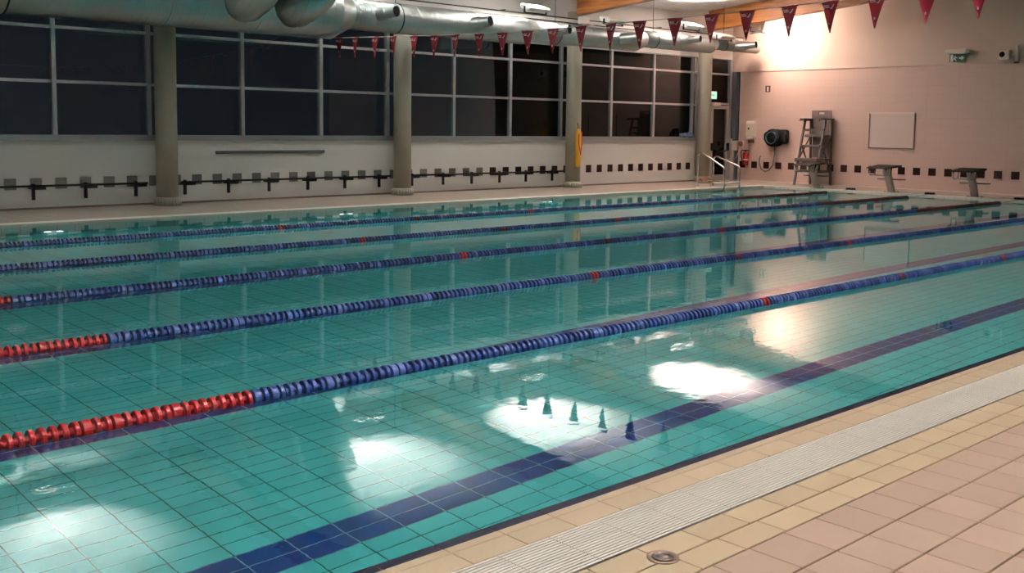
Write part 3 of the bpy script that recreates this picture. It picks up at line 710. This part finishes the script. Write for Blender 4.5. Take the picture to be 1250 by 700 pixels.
MB().tube([(0, 0.75, 0.12), (0.64, 0.75, 0.12)], 0.014, 8).build('cross_bar', M['steel'], t)
MB().tube([(0, -0.06, 0.12), (0.64, -0.06, 0.12)], 0.014, 8).build('cross_bar', M['steel'], t)
for k in range(3): box('tread', 0.02, 0.62, -0.14, 0.0, -0.25 - 0.22 * k, -0.22 - 0.22 * k, M['steel'], t)

# ------------------------------------------------------------------ starting blocks
def block(y, label):
    t = empty('starting_block', (23.42, y, 0.02)); tag(t, label, 'starting block', 'starting blocks on the end deck')
    MB().quadbox(-0.14, 0.14, -0.14, 0.14, 0.0, 0.014).build('base_plate', M['block_steel'], t)
    MB().prism([(-0.045, 0.014), (0.075, 0.014), (-0.22, 0.60), (-0.36, 0.59)], 'y', -0.075, 0.075).build('pedestal', M['block_steel'], t, bevel=0.015)
    MB().prism([(-0.77, 0.575), (-0.75, 0.60), (-0.25, 0.655), (-0.04, 0.655), (-0.04, 0.61), (-0.25, 0.60)], 'y', -0.26, 0.26).build('top_plate', M['block_top'], t, bevel=0.006)
    for s in (-1, 1):
        MB().tube([(-0.68, s * 0.20, 0.59), (-0.68, s * 0.20, 0.42), (-0.45, s * 0.20, 0.42), (-0.42, s * 0.20, 0.60)], 0.013, 8).build('hand_grip', M['steel'], t)
    MB().tube([(-0.68, -0.20, 0.42), (-0.68, 0.20, 0.42)], 0.013, 8).build('hand_grip_bar', M['steel'], t)
    box('foot_step', -0.14, 0.10, -0.30, 0.30, 0.300, 0.322, M['grey_plastic_dark'], t, 0.004)
    bo = MB()
    for sx in (-1, 1):
        for sy in (-1, 1): bo.lathe([(0.0, 0.03), (0.014, 0.03), (0.014, 0.0)], 8, 'z', (sx * 0.11, sy * 0.11, 0.0))
    bo.build('anchor_bolts', M['steel'], t)
    return t
block(14.0, 'starting block with black top in front of the lifeguard chair')
block(12.0, 'starting block with black top below the framed wall board')
block(10.02, 'starting block with black top below the green wall sign')
block(8.05, 'starting block with black top beyond the one under the green sign')

# ------------------------------------------------------------------ lifeguard chair
t = empty('lifeguard_chair', (0, 0, 0.02)); tag(t, 'grey plastic lifeguard chair with steps against the end wall', 'lifeguard chair')
YA, YB = 15.10, 14.50
def slat(name, p, q, wx, wy, mat, parent=t):
    p, q = Vector(p), Vector(q); mb = MB(); b_ = len(mb.v)
    for c in (p, q):
        for sx, sy in ((-1, -1), (1, -1), (1, 1), (-1, 1)): mb.v.append((c.x + sx * wx / 2, c.y + sy * wy / 2, c.z))
    for q_ in ((0, 3, 2, 1), (4, 5, 6, 7), (0, 1, 5, 4), (1, 2, 6, 5), (2, 3, 7, 6), (3, 0, 4, 7)): mb.f.append([b_ + k for k in q_]); mb.mi.append(0); mb.sm.append(False)
    return mb.build(name, mat, parent, bevel=0.006)
for yy in (YA, YB):
    slat('front_leg', (24.14, yy, 0), (24.58, yy, 1.74), 0.06, 0.05, M['grey_plastic'])
    slat('rear_leg', (24.93, yy, 0), (24.86, yy, 1.74), 0.06, 0.05, M['grey_plastic'])
    slat('brace', (24.30, yy, 0.66), (24.86, yy, 1.30), 0.045, 0.03, M['grey_plastic']); slat('brace', (24.88, yy, 0.35), (24.46, yy, 1.05), 0.045, 0.03, M['grey_plastic'])
    box('armrest', 24.40, 24.93, yy - 0.06, yy + 0.06, 1.72, 1.765, M['grey_plastic_dark'], t, 0.01)
    slat('side_rail', (24.20, yy, 0.30), (24.92, yy, 0.30), 0.03, 0.04, M['grey_plastic']) if False else box('side_rail', 24.23, 24.90, yy - 0.02, yy + 0.02, 0.34, 0.40, M['grey_plastic'], t)
    box('arm_bar', 24.30, 24.94, yy - 0.015, yy + 0.015, 1.70, 1.72, M['steel'], t)
box('tread', 24.44, 24.58, YB, YA, 1.43, 1.49, M['grey_plastic'], t, 0.008)
box('tread', 24.33, 24.47, YB, YA, 1.01, 1.07, M['grey_plastic'], t, 0.008)
box('foot_platform', 24.16, 24.52, YB - 0.03, YA + 0.03, 0.62, 0.72, M['grey_plastic'], t, 0.012)
box('tread', 24.14, 24.28, YB, YA, 0.34, 0.41, M['grey_plastic'], t, 0.008)
box('seat', 24.50, 24.92, YB + 0.03, YA - 0.03, 1.27, 1.34, M['grey_plastic'], t, 0.02)
bk = MB()
bk.quadbox(24.86, 24.90, YB + 0.02, YA - 0.02, 1.28, 1.88); bk.quadbox(24.86, 24.90, YB + 0.02, 14.71, 1.88, 1.93); bk.quadbox(24.86, 24.90, 14.89, YA - 0.02, 1.88, 1.93); bk.quadbox(24.86, 24.90, YB + 0.02, YA - 0.02, 1.93, 1.98)
bo = bk.build('backrest', M['grey_plastic'], t)
for z in (1.42, 1.54, 1.66, 1.78): box('backrest_slat', 24.845, 24.86, YB + 0.06, YA - 0.06, z, z + 0.07, M['grey_plastic'], bo)
box('lower_back_panel', 24.88, 24.90, YB + 0.06, YA - 0.06, 0.72, 1.27, M['grey_plastic'], t)
box('equipment_shelf', 24.50, 24.90, YB + 0.03, YA - 0.03, 0.66, 0.70, M['grey_plastic_dark'], t)

# ------------------------------------------------------------------ end wall fittings
b_ = empty('wall_board', (EX, 12.87, 1.04)); tag(b_, 'blank framed board on the end wall', 'board')
box('face', -0.015, 0.0, -0.60, 0.60, 0.0, 0.89, M['board'], b_)
box('top_frame', -0.03, 0.0, -0.61, 0.61, 0.87, 0.905, M['board_edge'], b_); box('bottom_frame', -0.03, 0.0, -0.61, 0.61, -0.012, 0.012, M['board_trim'], b_)
box('side_frame', -0.03, 0.0, 0.595, 0.615, -0.012, 0.89, M['board_trim'], b_); box('side_frame', -0.03, 0.0, -0.615, -0.590, -0.012, 0.89, M['board_trim'], b_)
# exit sign with canopy
e = empty('exit_sign', (EX, 11.26, 3.14)); tag(e, 'green exit sign under a white canopy light on the end wall', 'exit sign')
box('canopy', -0.20, 0.0, -0.26, 0.24, 0.22, 0.31, M['white_plastic'], e, 0.01)
box('canopy_lens', -0.19, -0.02, -0.22, 0.20, 0.205, 0.222, M['fitting_white'], e)
f = box('face', -0.05, -0.035, -0.19, 0.19, 0.01, 0.205, M['exit_green'], e)
ic = MB(); xs = (-0.056, -0.0505)
ic.quadbox(*xs, 0.10, 0.165, 0.02, 0.19)                       # doorway
ic.prism([(0.04, 0.155), (0.055, 0.168), (0.07, 0.155), (0.055, 0.14)], 'x', *xs)   # head
ic.prism([(0.075, 0.135), (0.03, 0.135), (-0.005, 0.105), (0.005, 0.095), (0.035, 0.115), (0.045, 0.09), (0.01, 0.03), (0.03, 0.025), (0.062, 0.075), (0.09, 0.07), (0.095, 0.085), (0.075, 0.095)], 'x', *xs)
ic.prism([(-0.04, 0.085), (-0.10, 0.085), (-0.10, 0.05), (-0.16, 0.105), (-0.10, 0.16), (-0.10, 0.125), (-0.04, 0.125)], 'x', *xs)
ic.build('pictogram', M['exit_pale'], f)
# wall camera
c = empty('wall_camera', (EX, 10.1, 3.26)); tag(c, 'white wall unit with a dark round lens on the end wall', 'camera')
box('housing', -0.16, 0.0, -0.10, 0.14, -0.10, 0.12, M['white_plastic'], c, 0.02)
MB().lathe([(0.0, -0.175), (0.055, -0.175), (0.065, -0.16)], 20, 'x', (0, 0.07, 0.02)).build('lens', M['black_rubber'], c)
box('mount_plate', -0.05, 0.0, -0.24, -0.18, -0.14, 0.22, M['white_plastic'], c); box('mount_arm', -0.06, -0.02, -0.20, -0.08, -0.01, 0.03, M['white_plastic'], c)
box('cable_gland', -0.05, 0.0, -0.26, -0.16, -0.18, -0.15, M['black_rubber'], c)
# little sign
s = empty('wall_sign', (EX, 16.57, 2.605)); tag(s, 'tiny dark square sign with a pale bar high on the end wall', 'sign')
box('plate', -0.008, 0.0, -0.08, 0.08, -0.09, 0.09, M['sign_brown'], s); box('symbol', -0.011, -0.008, -0.022, 0.022, -0.065, 0.06, M['exit_pale'], s)
# dispenser
s = empty('dispenser', (EX, 17.04, 1.25)); tag(s, 'cream wall dispenser above the fire extinguisher', 'dispenser')
MB().prism([(0.0, 0.0), (-0.10, 0.0), (-0.13, 0.06), (-0.13, 0.38), (-0.10, 0.46), (0.0, 0.46)], 'y', -0.14, 0.14).build('body', M['white_plastic'], s, bevel=0.02)
MB().lathe([(0.0, -0.135), (0.03, -0.135), (0.03, -0.125)], 14, 'x', (0, 0.04, 0.25)).build('window', M['black_rubber'], s)
box('lever', -0.14, -0.02, -0.11, 0.11, -0.05, 0.01, M['white_plastic'], s, 0.01); box('drip_tray', -0.12, 0.0, -0.08, 0.06, -0.16, -0.07, M['knob_brown'], s, 0.01)
# telephone
s = empty('wall_phone', (EX + 0.10, 17.66, 0.86)); tag(s, 'white wall telephone with hanging cord by the corner', 'telephone')
box('body', -0.08, 0.0, -0.09, 0.08, 0.0, 0.30, M['white_plastic'], s, 0.015); box('top_cap', -0.085, 0.0, -0.07, 0.07, 0.29, 0.315, M['black_rubber'], s)
MB().tube([(-0.05, 0.06, 0.02), (-0.06, 0.05, -0.16), (-0.06, 0.0, -0.24), (-0.06, -0.08, -0.20), (-0.05, -0.14, -0.02), (-0.05, -0.17, 0.16)], 0.012, 8).build('cord', M['white_plastic'], s)
s = empty('alarm_bell', (EX, 17.40, 1.06)); tag(s, 'small round brown alarm button between phone and dispenser', 'alarm')
MB().lathe([(0.0, -0.07), (0.05, -0.065), (0.08, -0.03), (0.08, 0.0)], 20, 'x').build('dome', M['knob_brown'], s); box('back_plate', -0.02, 0.0, -0.09, 0.09, -0.09, 0.09, M['white_plastic'], s)
# extinguisher
s = empty('fire_extinguisher', (EX - 0.11, 17.16, 0.47)); tag(s, 'red fire extinguisher with black hose on the end wall', 'fire extinguisher')
MB().lathe([(0.0, 0.0), (0.075, 0.0), (0.082, 0.02), (0.082, 0.30), (0.06, 0.35), (0.025, 0.37), (0.0, 0.37)], 20).build('cylinder', M['ext_red'], s)
MB().lathe([(0.083, 0.13), (0.0835, 0.13), (0.0835, 0.17), (0.083, 0.17)], 20).build('label_band', M['white_plastic'], s)
MB().lathe([(0.025, 0.37), (0.025, 0.40), (0.0, 0.40)], 12).build('valve', M['black_metal'], s); MB().quadbox(-0.015, 0.015, -0.10, 0.05, 0.40, 0.425).build('handle', M['black_metal'], s)
MB().tube([(0, 0.04, 0.40), (0, 0.13, 0.42), (0, 0.17, 0.34), (0, 0.15, 0.24), (0, 0.10, 0.08)], 0.014, 8).build('hose', M['black_rubber'], s)
box('wall_hook', 0.07, 0.11, -0.04, 0.04, 0.26, 0.34, M['black_metal'], s)
# hose reel
s = empty('hose_reel', (EX, 16.22, 1.25)); tag(s, 'black wall hose reel with hanging hose', 'hose reel')
MB().lathe([(0.0, -0.30), (0.19, -0.30), (0.24, -0.27), (0.25, -0.22), (0.16, -0.20), (0.16, -0.08), (0.24, -0.06), (0.24, 0.0)], 32, 'x').build('drum', M['black_rubber'], s)
MB().lathe([(0.145, -0.298), (0.148, -0.312), (0.172, -0.312), (0.175, -0.298)], 32, 'x').build('face_ring', M['hose_teal'], s)
hc = MB()
for k in range(4): hc.tube([(-0.18 + 0.035 * k, 0.185 * math.cos(a * math.pi / 12), 0.185 * math.sin(a * math.pi / 12)) for a in range(24)], 0.018, 8, closed=True)
hc.build('coiled_hose', M['hose'], s)
box('housing', -0.20, 0.0, -0.40, 0.0, -0.16, 0.23, M['black_rubber'], s, 0.06)
MB().tube([(-0.15, -0.36, 0.18), (-0.18, -0.42, 0.10), (-0.18, -0.46, -0.06)], 0.016, 8).build('crank', M['black_metal'], s)
MB().tube([(-0.10, 0.28, 0.15), (-0.10, 0.34, 0.10), (-0.10, 0.34, -0.05), (-0.10, 0.26, -0.15)], 0.025, 8).build('bracket', M['black_metal'], s)
MB().tube([(-0.12, 0.0, -0.16), (-0.12, -0.01, -0.45), (-0.12, 0.03, -0.75), (-0.12, 0.15, -0.90), (-0.12, 0.28, -0.94), (-0.12, 0.40, -0.88), (-0.12, 0.47, -0.72), (-0.12, 0.47, -0.58), (-0.12, 0.43, -0.50)], 0.02, 10).build('hanging_hose', M['hose'], s)
